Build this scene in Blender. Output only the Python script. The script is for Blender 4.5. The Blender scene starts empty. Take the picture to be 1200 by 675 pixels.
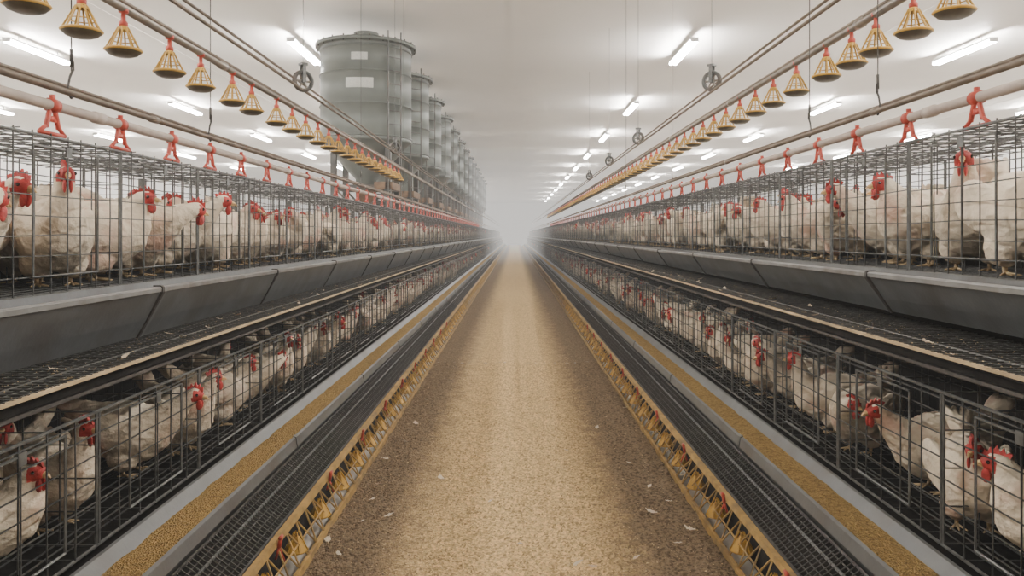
import bpy, math, random
from mathutils import Vector, Matrix, noise
random.seed(7)
SC=bpy.context.scene
COL=SC.collection
H=1.5
END=118.0

# ------------------------------------------------------------------ materials
def mat(name,col,rough=0.6,metal=0.0,nscale=20.0,var=0.25,bump=0.0,bscale=None,stretch=None,spec=0.4,dirt=None,dscale=3.0,damt=0.5,randv=0.0):
    m=bpy.data.materials.new(name); m.use_nodes=True
    nt=m.node_tree; N=nt.nodes; L=nt.links
    b=N['Principled BSDF']; b.inputs['Roughness'].default_value=rough
    b.inputs['Metallic'].default_value=metal
    b.inputs['Specular IOR Level'].default_value=spec
    tc=N.new('ShaderNodeTexCoord'); mp=N.new('ShaderNodeMapping')
    L.new(tc.outputs['Object'],mp.inputs['Vector'])
    if stretch: mp.inputs['Scale'].default_value=stretch
    n=N.new('ShaderNodeTexNoise'); n.inputs['Scale'].default_value=nscale; n.inputs['Detail'].default_value=5
    L.new(mp.outputs[0],n.inputs['Vector'])
    r=N.new('ShaderNodeValToRGB')
    r.color_ramp.elements[0].position=0.3; r.color_ramp.elements[1].position=0.7
    r.color_ramp.elements[0].color=tuple(c*(1-var) for c in col)+(1,)
    r.color_ramp.elements[1].color=tuple(min(1,c*(1+var)) for c in col)+(1,)
    L.new(n.outputs['Fac'],r.inputs['Fac'])
    out=r.outputs['Color']
    if dirt:
        n2=N.new('ShaderNodeTexNoise'); n2.inputs['Scale'].default_value=dscale; n2.inputs['Detail'].default_value=6
        L.new(tc.outputs['Object'],n2.inputs['Vector'])
        r2=N.new('ShaderNodeValToRGB'); r2.color_ramp.elements[0].position=0.48; r2.color_ramp.elements[1].position=0.72
        r2.color_ramp.elements[0].color=(0,0,0,1); r2.color_ramp.elements[1].color=(damt,damt,damt,1)
        L.new(n2.outputs['Fac'],r2.inputs['Fac'])
        mx=N.new('ShaderNodeMix'); mx.data_type='RGBA'
        L.new(r2.outputs['Color'],mx.inputs[0]); L.new(out,mx.inputs[6]); mx.inputs[7].default_value=tuple(dirt)+(1,)
        out=mx.outputs[2]
    if randv>0:
        oi=N.new('ShaderNodeObjectInfo'); mr=N.new('ShaderNodeMapRange')
        mr.inputs['To Min'].default_value=1-randv; mr.inputs['To Max'].default_value=1.0
        L.new(oi.outputs['Random'],mr.inputs['Value'])
        hs=N.new('ShaderNodeHueSaturation'); L.new(mr.outputs[0],hs.inputs['Value']); L.new(out,hs.inputs['Color'])
        out=hs.outputs['Color']
    L.new(out,b.inputs['Base Color'])
    if bump>0:
        n3=N.new('ShaderNodeTexNoise'); n3.inputs['Scale'].default_value=bscale or nscale*3; n3.inputs['Detail'].default_value=4
        L.new(mp.outputs[0],n3.inputs['Vector'])
        bp=N.new('ShaderNodeBump'); bp.inputs['Strength'].default_value=bump; bp.inputs['Distance'].default_value=0.01
        L.new(n3.outputs['Fac'],bp.inputs['Height']); L.new(bp.outputs[0],b.inputs['Normal'])
    return m

def emis(name,col,st):
    m=bpy.data.materials.new(name); m.use_nodes=True
    nt=m.node_tree; nt.nodes.clear()
    e=nt.nodes.new('ShaderNodeEmission'); e.inputs[0].default_value=tuple(col)+(1,); e.inputs[1].default_value=st
    o=nt.nodes.new('ShaderNodeOutputMaterial'); nt.links.new(e.outputs[0],o.inputs[0]); return m

M={}
M['wire']=mat('galvanized_wire',(0.075,0.075,0.072),0.5,0.35,60,0.4)
M['wire_dark']=mat('dark_wire',(0.05,0.045,0.04),0.6,0.2,50,0.4)
M['frame']=mat('cage_frame_steel',(0.105,0.105,0.10),0.45,0.4,30,0.35)
M['trough']=mat('grey_trough_steel',(0.094,0.097,0.097),0.42,0.15,10,0.15,0.08,60,spec=0.5,dirt=(0.055,0.048,0.04),dscale=4,damt=0.7)
M['trough_low']=mat('worn_trough_steel',(0.12,0.122,0.12),0.45,0.2,10,0.12,0.08,60,spec=0.5,dirt=(0.07,0.058,0.045),dscale=5,damt=0.6)
M['lip']=mat('bright_trough_lip',(0.23,0.233,0.23),0.4,0.3,12,0.2,spec=0.5,dirt=(0.11,0.09,0.07),dscale=7,damt=0.6)
M['dark']=mat('dark_belt',(0.012,0.011,0.010),0.95,0,12,0.4,0.3,40,spec=0.1)
M['backing']=mat('dark_backing',(0.024,0.021,0.018),0.9,0,6,0.4,0.3,40,spec=0.2)
M['beige']=mat('beige_edge_strip',(0.38,0.28,0.16),0.6,0,9,0.25,0.1,dirt=(0.15,0.11,0.07),dscale=8,damt=0.5)
M['yellow']=mat('yellow_plastic',(0.50,0.285,0.04),0.5,0,20,0.2,dirt=(0.22,0.14,0.06),dscale=20,damt=0.6)
M['yrail']=mat('ochre_rail',(0.33,0.205,0.065),0.65,0,12,0.3,0.1,dirt=(0.14,0.10,0.055),dscale=9,damt=0.7)
M['red']=mat('red_plastic',(0.40,0.055,0.033),0.5,0,30,0.2)
M['pan']=mat('brown_grey_pan',(0.08,0.065,0.042),0.5,0.1,20,0.3)
M['pipe_white']=mat('dusty_white_pipe',(0.46,0.385,0.335),0.5,0,8,0.15,dirt=(0.3,0.24,0.19),dscale=6,damt=0.5)
M['pipe_brown']=mat('weathered_pipe',(0.17,0.135,0.105),0.5,0.3,8,0.2)
M['pipe_grey']=mat('auger_pipe_steel',(0.23,0.20,0.17),0.4,0.4,8,0.15)
M['silo']=mat('silo_steel',(0.118,0.130,0.119),0.48,0.2,3,0.08,0.03,20,dirt=(0.16,0.17,0.155),dscale=1.0,damt=0.4)
M['silo_dark']=mat('hopper_steel',(0.06,0.06,0.056),0.5,0.3,5,0.2,dirt=(0.14,0.09,0.06),dscale=3,damt=0.5)
M['rust']=mat('rusty_bracket',(0.16,0.10,0.06),0.8,0,10,0.3)
M['plate']=mat('label_plate',(0.42,0.43,0.40),0.5,0,30,0.1)
M['skin']=mat('red_comb_skin',(0.38,0.038,0.032),0.55,0,60,0.35,0.3,150)
M['beak']=mat('horn_beak',(0.62,0.42,0.2),0.4,0,40,0.15)
M['eye']=mat('dark_eye',(0.02,0.012,0.01),0.15,0,40,0.1,spec=0.8)
M['leg']=mat('yellow_leg_scales',(0.40,0.29,0.16),0.6,0,80,0.2,0.3)
M['lamp']=mat('lamp_housing',(0.75,0.75,0.75),0.4)
M['tube']=emis('fluorescent_tube',(1,0.965,0.92),330)
M['floor']=mat('concrete_floor',(0.48,0.44,0.39),0.85,0,2,0.2,0.2,30)
M['wallm']=mat('wall_panel',(0.80,0.785,0.76),0.7,0,1,0.06)
M['ceil']=mat('ceiling_panel',(0.87,0.845,0.805),0.7,0,0.5,0.02,0.0)

def feather_mat():
    m=mat('white_feathers',(0.74,0.635,0.49),0.9,0,12,0.14,0,None,(1,1,1),0.1,dirt=(0.40,0.28,0.17),dscale=5,damt=0.6,randv=0.22)
    nt=m.node_tree;N=nt.nodes;L=nt.links
    b=N['Principled BSDF']
    src=b.inputs['Base Color'].links[0].from_socket
    tc=N.new('ShaderNodeTexCoord')
    oi=N.new('ShaderNodeObjectInfo'); va=N.new('ShaderNodeVectorMath'); va.operation='ADD'
    cx=N.new('ShaderNodeCombineXYZ'); L.new(oi.outputs['Random'],cx.inputs[0]); L.new(oi.outputs['Random'],cx.inputs[2])
    vs=N.new('ShaderNodeVectorMath'); vs.operation='SCALE'; vs.inputs['Scale'].default_value=13; L.new(cx.outputs[0],vs.inputs[0])
    L.new(tc.outputs['Object'],va.inputs[0]); L.new(vs.outputs[0],va.inputs[1])
    pn_=N.new('ShaderNodeTexNoise'); pn_.inputs['Scale'].default_value=6; pn_.inputs['Detail'].default_value=4; L.new(va.outputs[0],pn_.inputs['Vector'])
    rr=N.new('ShaderNodeValToRGB'); rr.color_ramp.elements[0].position=0.55; rr.color_ramp.elements[1].position=0.69
    rr.color_ramp.elements[0].color=(0,0,0,1); rr.color_ramp.elements[1].color=(0.65,0.65,0.65,1); L.new(pn_.outputs['Fac'],rr.inputs['Fac'])
    mx=N.new('ShaderNodeMix'); mx.data_type='RGBA'; L.new(rr.outputs[0],mx.inputs[0]); L.new(src,mx.inputs[6]); mx.inputs[7].default_value=(0.56,0.30,0.22,1)
    L.new(mx.outputs[2],b.inputs['Base Color'])
    mp=N.new('ShaderNodeMapping'); mp.inputs['Scale'].default_value=(24,44,44)
    L.new(tc.outputs['Object'],mp.inputs[0])
    v=N.new('ShaderNodeTexVoronoi'); v.inputs['Scale'].default_value=1.0; L.new(mp.outputs[0],v.inputs['Vector'])
    n=N.new('ShaderNodeTexNoise'); n.inputs['Scale'].default_value=120; L.new(tc.outputs['Object'],n.inputs['Vector'])
    a=N.new('ShaderNodeMath'); a.operation='MULTIPLY_ADD'; L.new(n.outputs['Fac'],a.inputs[0]); a.inputs[1].default_value=0.6; L.new(v.outputs['Distance'],a.inputs[2])
    bb=N.new('ShaderNodeBump'); bb.inputs['Strength'].default_value=0.75; bb.inputs['Distance'].default_value=0.009
    L.new(a.outputs[0],bb.inputs['Height']); L.new(bb.outputs[0],b.inputs['Normal'])
    return m
M['feather']=feather_mat()

def grain_mat(name,c_light,c_dark,strip=False,vs=75,lo=0.5):
    m=bpy.data.materials.new(name); m.use_nodes=True
    nt=m.node_tree;N=nt.nodes;L=nt.links
    b=N['Principled BSDF']; b.inputs['Roughness'].default_value=0.95; b.inputs['Specular IOR Level'].default_value=0.1
    tc=N.new('ShaderNodeTexCoord')
    v=N.new('ShaderNodeTexVoronoi'); v.inputs['Scale'].default_value=vs; L.new(tc.outputs['Object'],v.inputs['Vector'])
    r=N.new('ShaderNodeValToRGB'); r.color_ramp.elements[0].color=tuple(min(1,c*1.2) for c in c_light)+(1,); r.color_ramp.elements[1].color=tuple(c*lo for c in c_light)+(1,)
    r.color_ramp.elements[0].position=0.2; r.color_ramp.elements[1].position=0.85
    L.new(v.outputs['Color'],r.inputs['Fac'])
    out=r.outputs[0]
    n=N.new('ShaderNodeTexNoise'); n.inputs['Scale'].default_value=7; n.inputs['Detail'].default_value=10; n.inputs['Roughness'].default_value=0.75
    L.new(tc.outputs['Object'],n.inputs['Vector'])
    if strip:  # paler middle, darker sides: aisle light and cage shade put into the colour
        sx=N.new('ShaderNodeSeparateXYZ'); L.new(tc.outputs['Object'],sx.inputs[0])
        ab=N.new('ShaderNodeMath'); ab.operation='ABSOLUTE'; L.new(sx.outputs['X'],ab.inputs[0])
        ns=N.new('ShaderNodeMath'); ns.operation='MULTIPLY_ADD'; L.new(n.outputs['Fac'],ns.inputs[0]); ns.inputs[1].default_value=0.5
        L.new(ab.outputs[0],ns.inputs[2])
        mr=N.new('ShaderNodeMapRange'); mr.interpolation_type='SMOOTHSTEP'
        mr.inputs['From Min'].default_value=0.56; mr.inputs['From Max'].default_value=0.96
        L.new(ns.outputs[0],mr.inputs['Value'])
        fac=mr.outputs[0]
    else:
        fac=n.outputs['Fac']
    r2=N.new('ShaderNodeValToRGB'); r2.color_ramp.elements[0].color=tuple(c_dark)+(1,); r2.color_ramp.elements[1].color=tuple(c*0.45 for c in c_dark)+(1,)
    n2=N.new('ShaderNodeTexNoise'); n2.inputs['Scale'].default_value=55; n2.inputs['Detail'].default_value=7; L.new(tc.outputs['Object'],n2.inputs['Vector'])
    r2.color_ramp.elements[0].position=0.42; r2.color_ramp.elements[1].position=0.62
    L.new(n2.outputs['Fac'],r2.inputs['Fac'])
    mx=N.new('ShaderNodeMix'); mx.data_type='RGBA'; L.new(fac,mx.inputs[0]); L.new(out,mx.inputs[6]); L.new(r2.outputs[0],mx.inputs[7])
    L.new(mx.outputs[2],b.inputs['Base Color'])
    ad=N.new('ShaderNodeMath'); ad.operation='ADD'; L.new(v.outputs['Distance'],ad.inputs[0]); L.new(n2.outputs['Fac'],ad.inputs[1])
    bp=N.new('ShaderNodeBump'); bp.inputs['Strength'].default_value=1.0; bp.inputs['Distance'].default_value=0.014
    L.new(ad.outputs[0],bp.inputs['Height']); L.new(bp.outputs[0],b.inputs['Normal'])
    return m
M['litter']=grain_mat('feed_litter_lit_strip',(0.68,0.475,0.235),(0.25,0.178,0.108),True,95,0.42)  # feed and litter tones, with the lit strip and shaded sides painted in
M['feed']=grain_mat('feed_mash',(0.48,0.315,0.12),(0.42,0.27,0.10),vs=130)
M['crumb']=mat('feed_crumb',(0.60,0.43,0.23),0.9,0,30,0.35)
M['crumb_dark']=mat('litter_crumb',(0.21,0.15,0.095),0.95,0,30,0.5)
M['straw']=mat('straw_bit',(0.36,0.27,0.16),0.9,0,30,0.4)

# ------------------------------------------------------------------ mesh builder
class MB:
    def __init__(s): s.v=[];s.f=[];s.m=[];s.mats=[]
    def mi(s,k):
        if k not in s.mats: s.mats.append(k)
        return s.mats.index(k)
    def tube(s,p0,p1,r,k,n=4,r1=None,cap=False):
        p0=Vector(p0);p1=Vector(p1);d=(p1-p0)
        if d.length<1e-7:return
        d.normalize(); a=Vector((0,0,1)) if abs(d.z)<0.9 else Vector((1,0,0))
        u=d.cross(a).normalized(); w=d.cross(u); b=len(s.v); mi=s.mi(k)
        if r1 is None:r1=r
        for p,rr in((p0,r),(p1,r1)):
            for i in range(n):
                t=2*math.pi*(i+0.5)/n
                s.v.append(p+u*(math.cos(t)*rr)+w*(math.sin(t)*rr))
        for i in range(n):
            j=(i+1)%n; s.f.append((b+i,b+j,b+n+j,b+n+i)); s.m.append(mi)
        if cap:
            s.f.append(tuple(b+i for i in range(n-1,-1,-1)));s.m.append(mi)
            s.f.append(tuple(b+n+i for i in range(n)));s.m.append(mi)
    def path(s,pts,r,k,n=6,closed=False):
        q=list(pts)+([pts[0]] if closed else [])
        for a,b in zip(q,q[1:]): s.tube(a,b,r,k,n)
    def box(s,lo,hi,k):
        b=len(s.v); mi=s.mi(k)
        for z in(lo[2],hi[2]):
            for x,y in((lo[0],lo[1]),(hi[0],lo[1]),(hi[0],hi[1]),(lo[0],hi[1])): s.v.append(Vector((x,y,z)))
        for f in((3,2,1,0),(4,5,6,7),(0,1,5,4),(1,2,6,5),(2,3,7,6),(3,0,4,7)):
            s.f.append(tuple(b+i for i in f)); s.m.append(mi)
    def extrude_y(s,prof,y0,y1,k,closed=True,cap=True,seg=1):
        b=len(s.v); n=len(prof); mi=s.mi(k)
        for j in range(seg+1):
            y=y0+(y1-y0)*j/seg
            for x,z in prof: s.v.append(Vector((x,y,z)))
        for j in range(seg):
            for i in range(n if closed else n-1):
                q=(i+1)%n; s.f.append((b+j*n+i,b+j*n+q,b+(j+1)*n+q,b+(j+1)*n+i)); s.m.append(mi)
        if cap and closed:
            s.f.append(tuple(b+i for i in range(n)));s.m.append(mi)
            s.f.append(tuple(b+seg*n+i for i in range(n-1,-1,-1)));s.m.append(mi)
    def revolve(s,prof,c,k,n=24,axis='z'):
        b=len(s.v); mi=s.mi(k); c=Vector(c)
        for r,z in prof:
            for i in range(n):
                t=2*math.pi*i/n
                if axis=='z': s.v.append(c+Vector((r*math.cos(t),r*math.sin(t),z)))
                elif axis=='x': s.v.append(c+Vector((z,r*math.cos(t),r*math.sin(t))))
                else: s.v.append(c+Vector((r*math.cos(t),z,r*math.sin(t))))
        for j in range(len(prof)-1):
            for i in range(n):
                q=(i+1)%n; s.f.append((b+j*n+i,b+j*n+q,b+(j+1)*n+q,b+(j+1)*n+i)); s.m.append(mi)
    def ell(s,c,r,k,rot=None,n=16,m=10):
        b=len(s.v); mi=s.mi(k); c=Vector(c)
        for j in range(m+1):
            ph=math.pi*j/m
            for i in range(n):
                t=2*math.pi*i/n
                p=Vector((r[0]*math.sin(ph)*math.cos(t),r[1]*math.sin(ph)*math.sin(t),r[2]*math.cos(ph)))
                if rot: p=rot@p
                s.v.append(c+p)
        for j in range(m):
            for i in range(n):
                q=(i+1)%n; s.f.append((b+j*n+i,b+(j+1)*n+i,b+(j+1)*n+q,b+j*n+q)); s.m.append(mi)
    def loft(s,pts,k,n=18):
        b=len(s.v); mi=s.mi(k)
        P=[Vector(p[0]) for p in pts]
        for i,(c,rs,ru) in enumerate(pts):
            t=(P[min(i+1,len(P)-1)]-P[max(i-1,0)]).normalized()
            side=Vector((0,1,0)); side=(side-t*side.dot(t)).normalized(); up=t.cross(side)
            for j in range(n):
                a=2*math.pi*j/n
                s.v.append(P[i]+side*(math.cos(a)*rs)+up*(math.sin(a)*ru))
        for i in range(len(P)-1):
            for j in range(n):
                q=(j+1)%n; s.f.append((b+i*n+j,b+i*n+q,b+(i+1)*n+q,b+(i+1)*n+j)); s.m.append(mi)
        s.f.append(tuple(b+i for i in range(n-1,-1,-1)));s.m.append(mi)
        e=b+(len(P)-1)*n; s.f.append(tuple(e+i for i in range(n)));s.m.append(mi)
    def add(s,me,mx,keys):
        b=len(s.v); mp=[s.mi(k) for k in keys]
        for v in me.vertices: s.v.append(mx@v.co)
        for p in me.polygons:
            s.f.append(tuple(b+i for i in p.vertices)); s.m.append(mp[p.material_index] if mp else 0)
    def merge(s,o,mx=None):
        b=len(s.v); mp=[s.mi(k) for k in o.mats]
        s.v+=(o.v if mx is None else [mx@q for q in o.v])
        for f,m in zip(o.f,o.m): s.f.append(tuple(b+i for i in f)); s.m.append(mp[m])
    def mesh(s,name,smooth=False):
        me=bpy.data.meshes.new(name); me.from_pydata([tuple(v) for v in s.v],[],s.f)
        for k in s.mats: me.materials.append(M[k])
        me.polygons.foreach_set('material_index',s.m)
        if smooth: me.polygons.foreach_set('use_smooth',[True]*len(s.f))
        me.update(); return me

def obj(name,me,loc=(0,0,0),rotz=0,scale=1,parent=None,label=None,cat=None,group=None,kind=None,pitch=0):
    o=bpy.data.objects.new(name,me); o.location=loc; o.rotation_euler=(0,pitch,rotz)
    o.scale=(scale,)*3 if not hasattr(scale,'__len__') else scale
    COL.objects.link(o)
    if parent: o.parent=parent
    if label:o['label']=label
    if cat:o['category']=cat
    if group:o['group']=group
    if kind:o['kind']=kind
    return o
def copytree(src,children,loc,rotz=0,scale=1,pitch=0):
    o=src.copy(); o.location=loc; o.rotation_euler=(0,pitch,rotz); o.scale=(scale,)*3; COL.objects.link(o)
    for c in children:
        d=c.copy(); d.parent=o; COL.objects.link(d)
    return o

# ------------------------------------------------------------------ room
CZ=6.4; WX=24.0; Y0=-6.0; Y1=120.0
def struct(name,lo,hi,k,label,cat):
    b=MB(); b.box(lo,hi,k); return obj(name,b.mesh(name),label=label,cat=cat,kind='structure')
struct('floor',(-WX,Y0,-0.2),(WX,Y1,-0.03),'floor','dusty grey concrete floor of the poultry house','floor')
cb=MB(); cb.box((-WX,Y0,CZ),(WX,Y1,CZ+0.2),'ceil')
obj('ceiling',cb.mesh('ceiling'),label='pale grey smooth panelled poultry house ceiling',cat='ceiling',kind='structure')
struct('wall_left',(-WX-0.2,Y0,-0.03),(-WX,Y1,CZ),'wallm','pale grey insulated side wall panel','wall')
struct('wall_right',(WX,Y0,-0.03),(WX+0.2,Y1,CZ),'wallm','pale grey insulated side wall panel','wall')
struct('wall_far',(-WX,Y1,-0.03),(WX,Y1+0.2,CZ),'wallm','pale end wall lost in dusty haze','wall')
struct('wall_back',(-WX,Y0-0.2,-0.03),(WX,Y0,CZ),'wallm','pale end wall of the poultry house','wall')
for i,x in enumerate((-18,-9,0.0,9,18)):
    t=MB(); t.box((x-0.03,Y0,CZ-0.012),(x+0.03,Y1,CZ),'ceil')
    obj('trim_%d'%(i+1),t.mesh('trim'),label='thin ceiling panel joint strip',cat='trim',kind='structure')

# ------------------------------------------------------------------ lamps
lh=MB(); lh.box((-0.09,-1.25,0.0),(0.09,1.25,0.04),'lamp')
for y in(-1.27,1.25): lh.box((-0.10,y,-0.07),(0.10,y+0.02,0.04),'lamp')
for y in(-0.8,0.8): lh.tube((0,y,0.04),(0,y,0.20),0.01,'lamp',6)
lhm=lh.mesh('ceiling_lamp')
tms=[]
for x in(-0.065,0.065):
    lt=MB(); lt.tube((x,-1.24,-0.045),(x,1.24,-0.045),0.035,'tube',10,cap=True); tms.append(lt.mesh('tube',True))
first=None
for x in(-5.38,4.32,-12.2,11.5,-19.5,19.5):
    for y in(2.2,11.0,19.7,28.5,37.0,45.5,54.0,62.7,71.4,80.1,88.8,97.5,106.2):
        if abs(x)>12.5 and y>60: continue
        if first is None:
            first=obj('ceiling_lamp',lhm,(x,y,CZ-0.20),label='glowing white fluorescent tube lamp under the ceiling',cat='lamp',group='ceiling tube lamps')
            ft=[obj('tube',tm_,parent=first,label='glowing white tube') for tm_ in tms]
        else: copytree(first,ft,(x,y,CZ-0.20))

# ------------------------------------------------------------------ litter
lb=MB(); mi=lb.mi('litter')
def lith(x,y):
    return noise.noise(Vector((x*4,y*4,0)))*0.012+noise.noise(Vector((x*22,y*22,3)))*0.009+noise.noise(Vector((x*60,y*60,9)))*0.010+0.012*max(0,abs(x)-0.4)
def gridpatch(y0,y1,step,nx,fine):
    ny=int(round((y1-y0)/step)); b=len(lb.v)
    for j in range(ny+1):
        y=y0+(y1-y0)*j/ny
        for i in range(nx+1):
            x=-0.97+1.98*i/nx
            a=lith(x,y) if fine else noise.noise(Vector((x*4,y*4,0)))*0.012+0.012*max(0,abs(x)-0.4)
            lb.v.append(Vector((x,y,a)))
    for j in range(ny):
        for i in range(nx):
            q=b+j*(nx+1)+i; lb.f.append((q,q+1,q+nx+2,q+nx+1)); lb.m.append(mi)
gridpatch(-1,2.4,0.1,20,False); gridpatch(2.4,9,0.012,160,True); gridpatch(9,END,0.15,30,False)
rc_=random.Random(3)
for i in range(16000):
    y=2.6+7.5*rc_.random()**1.4; x=rc_.uniform(-0.9,0.94); r=rc_.uniform(0.002,0.0042)
    side=abs(x)>rc_.uniform(0.3,0.65)
    z=lith(x,y)+r*0.3; k=lb.mi('crumb_dark' if side and rc_.random()<0.85 else 'crumb'); e=rc_.uniform(0.6,1.8)
    if side and rc_.random()<0.06: k=lb.mi('straw'); e=rc_.uniform(3,6); r=0.0018
    b=len(lb.v); a=rc_.uniform(0,3.14); ca,sa=math.cos(a)*r,math.sin(a)*r
    lb.v+=[Vector((x+ca*e,y+sa*e,z+0.001)),Vector((x-sa,y+ca,z)),Vector((x-ca*e,y-sa*e,z+0.001)),Vector((x+sa,y-ca,z)),Vector((x,y,z+r))]
    lb.f+=[(b,b+1,b+4),(b+1,b+2,b+4),(b+2,b+3,b+4),(b+3,b,b+4)]; lb.m+=[k]*4
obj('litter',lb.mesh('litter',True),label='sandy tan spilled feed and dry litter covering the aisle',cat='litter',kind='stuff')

def feather(seed):
    rr=random.Random(seed); b=MB(); k='feather'; mi=b.mi(k); n=9
    for i in range(n+1):
        t=i/n; w=0.016*math.sin(math.pi*min(1,t*0.9+0.08))*(0.7+0.5*rr.random()); x=t*0.055; y=0.014*math.sin(t*2.4); z=0.016*t*t+0.004
        b.v+= [Vector((x,y-w,z+0.006*rr.random())),Vector((x,y,z)),Vector((x,y+w,z+0.006*rr.random()))]
    for i in range(n):
        q=i*3; b.f+=[(q,q+1,q+4,q+3),(q+1,q+2,q+5,q+4)]; b.m+=[mi,mi]
    b.tube((-0.012,0,0.004),(0.04,0.008,0.010),0.0009,'beak',4)
    return b.mesh('feather',True)
fms=[feather(i) for i in range(3)]
spots=[(400,655),(352,662),(700,668),(672,668),(432,590),(572,592),(770,605),(760,575),(455,540),(740,545),(420,615),(790,640),(830,590),(490,500),(700,505),(665,530),(395,600),(742,660),(610,640),(520,565),(800,560),(440,570),(385,640),(410,570),(475,520),(765,520),(815,625),(375,615),(450,610),(780,590),(730,480),(500,470)]
for i,(px,py) in enumerate(spots):
    d=H*900/(py-275.0); x=(px-603)/900.0*d
    obj('feather',fms[i%3],(x,d,0.014),random.uniform(0,6.28),random.uniform(0.6,1.2),label='small white loose feather lying on the litter',cat='feather',group='loose feathers on the aisle')

# ------------------------------------------------------------------ side params
SIDE={-1:dict(lx=0.0, lc_top=0.856, shelf=1.01, tr_b=1.02, tr_t=1.255, uc_b=1.255, uc_t=1.90, wp=2.045, br=2.145, ox=1.9, k=1.0, pan=2.36, aug=2.60, rods=(2.80,2.90), pul=2.88),
       1:dict(lx=0.04, lc_top=0.925, shelf=1.085, tr_b=1.14, tr_t=1.325, uc_b=1.325, uc_t=1.945, wp=2.077, br=2.19, ox=2.25, k=1.184, pan=1.5+0.93*1.184, aug=1.5+1.16*1.184, rods=(1.5+1.38*1.184,1.5+1.48*1.184), pul=1.5+1.48*1.184)}
LCB=0.37; LD=0.68; UD=0.68; LF=1.52; UF=1.90; P=0.9; NC=67; CY0=1.0
jr=random.Random(99)
def J(a=0.004): return jr.uniform(-a,a)

def cage_parts(depth,h,lower):
    r=0.0031; d={}
    f=MB()
    for y in(0.008,P-0.008):
        f.tube((0,y,0),(0,y,h),0.0065,'frame',6); f.tube((depth,y,0),(depth,y,h),0.005,'frame',5)
    for z in(0.0,h):
        f.tube((0,0,z),(0,P,z),0.0065,'frame',6); f.tube((depth,0,z),(depth,P,z),0.005,'frame',5)
        f.tube((0,0.008,z),(depth,0.008,z),0.004,'frame',4)
    d['frame']=f
    g=MB(); nz=int(round(h/0.078))
    for i in range(1,nz):
        zc=h*i/nz; g.path([(0,0,zc+J(0.006)),(0,P*0.5,zc+J(0.007)),(0,P,zc+J(0.006))],r,'wire',4)
    g.tube((0,0,h-0.022),(0,P,h-0.022+J()),r,'wire')
    if not lower: g.tube((0.004,0,h-0.045),(0.004,P,h-0.045+J()),r,'wire')
    ny=6 if lower else 8
    for i in range(1,ny):
        ym=P*i/ny+J(0.010)
        g.path([(-0.003,ym,0),(-0.003+J(0.003),ym+J(0.007),h*0.5),(-0.003,ym+J(0.008),h+(0 if lower else 0.014))],r,'wire',4)
    d['front_grille']=g
    dr=MB(); a,bb=P*0.24,P*0.76; z0,z1=h*0.12,h*0.93
    pts=[(-0.009,a,z0),(-0.009,bb,z0),(-0.009,bb,z1),(-0.009,a,z1)]
    dr.path(pts,0.0052,'frame',5,True)
    dr.tube((-0.009,(a+bb)/2,z0),(-0.009,(a+bb)/2,z1),0.003,'wire')
    dr.box((-0.016,(a+bb)/2-0.02,z1-0.03),(-0.010,(a+bb)/2+0.02,z1+0.012),'frame')
    d['door']=dr
    p=MB()
    for i in range(1,5): p.tube((depth*i/5,0.004,0),(depth*i/5+J(),0.004,h),r,'wire')
    for i in range(1,4): p.tube((0,0.004,h*i/4),(depth,0.004,h*i/4),r,'wire')
    d['partition']=p
    t=MB()
    nr=3 if lower else 10
    for i in range(1,nr): t.tube((depth*i/nr,0,h+J(0.008)),(depth*i/nr,P,h+J(0.008)),r,'wire')
    nr=3 if lower else 10
    for i in range(1,nr): t.tube((0,P*i/nr+J(0.008),h),(depth,P*i/nr+J(0.008),h+J(0.006)),r,'wire')
    if not lower:
        for i in range(1,5): t.tube((depth*i/5,0,h-0.04+J(0.01)),(depth*i/5,P,h-0.04+J(0.01)),r,'wire')
        for i in range(1,5): t.tube((0,P*i/5+J(0.03),h-0.03),(depth,P*i/5+J(0.03),h-0.03),r,'wire')
        t.tube((0,0.1,h+0.012),(depth,0.5,h+0.012),r,'wire'); t.tube((0.0,0.75,h+0.014),(depth,0.62,h+0.014),r,'wire')
    d['roof_grille']=t
    fl=MB()
    for i in range(1,9): fl.tube((depth*i/9,0,0),(depth*i/9,P,0),r,'wire')
    for i in range(1,7): fl.tube((-0.0,P*i/7,-0.004),(depth,P*i/7,-0.004),r,'wire')
    d['floor_grille']=fl
    bk=MB()
    for i in range(1,6): bk.tube((depth,0,h*i/6),(depth,P,h*i/6),r,'wire')
    for i in range(1,6): bk.tube((depth,P*i/6,0),(depth,P*i/6,h),r,'wire')
    d['rear_grille']=bk
    return d

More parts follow.
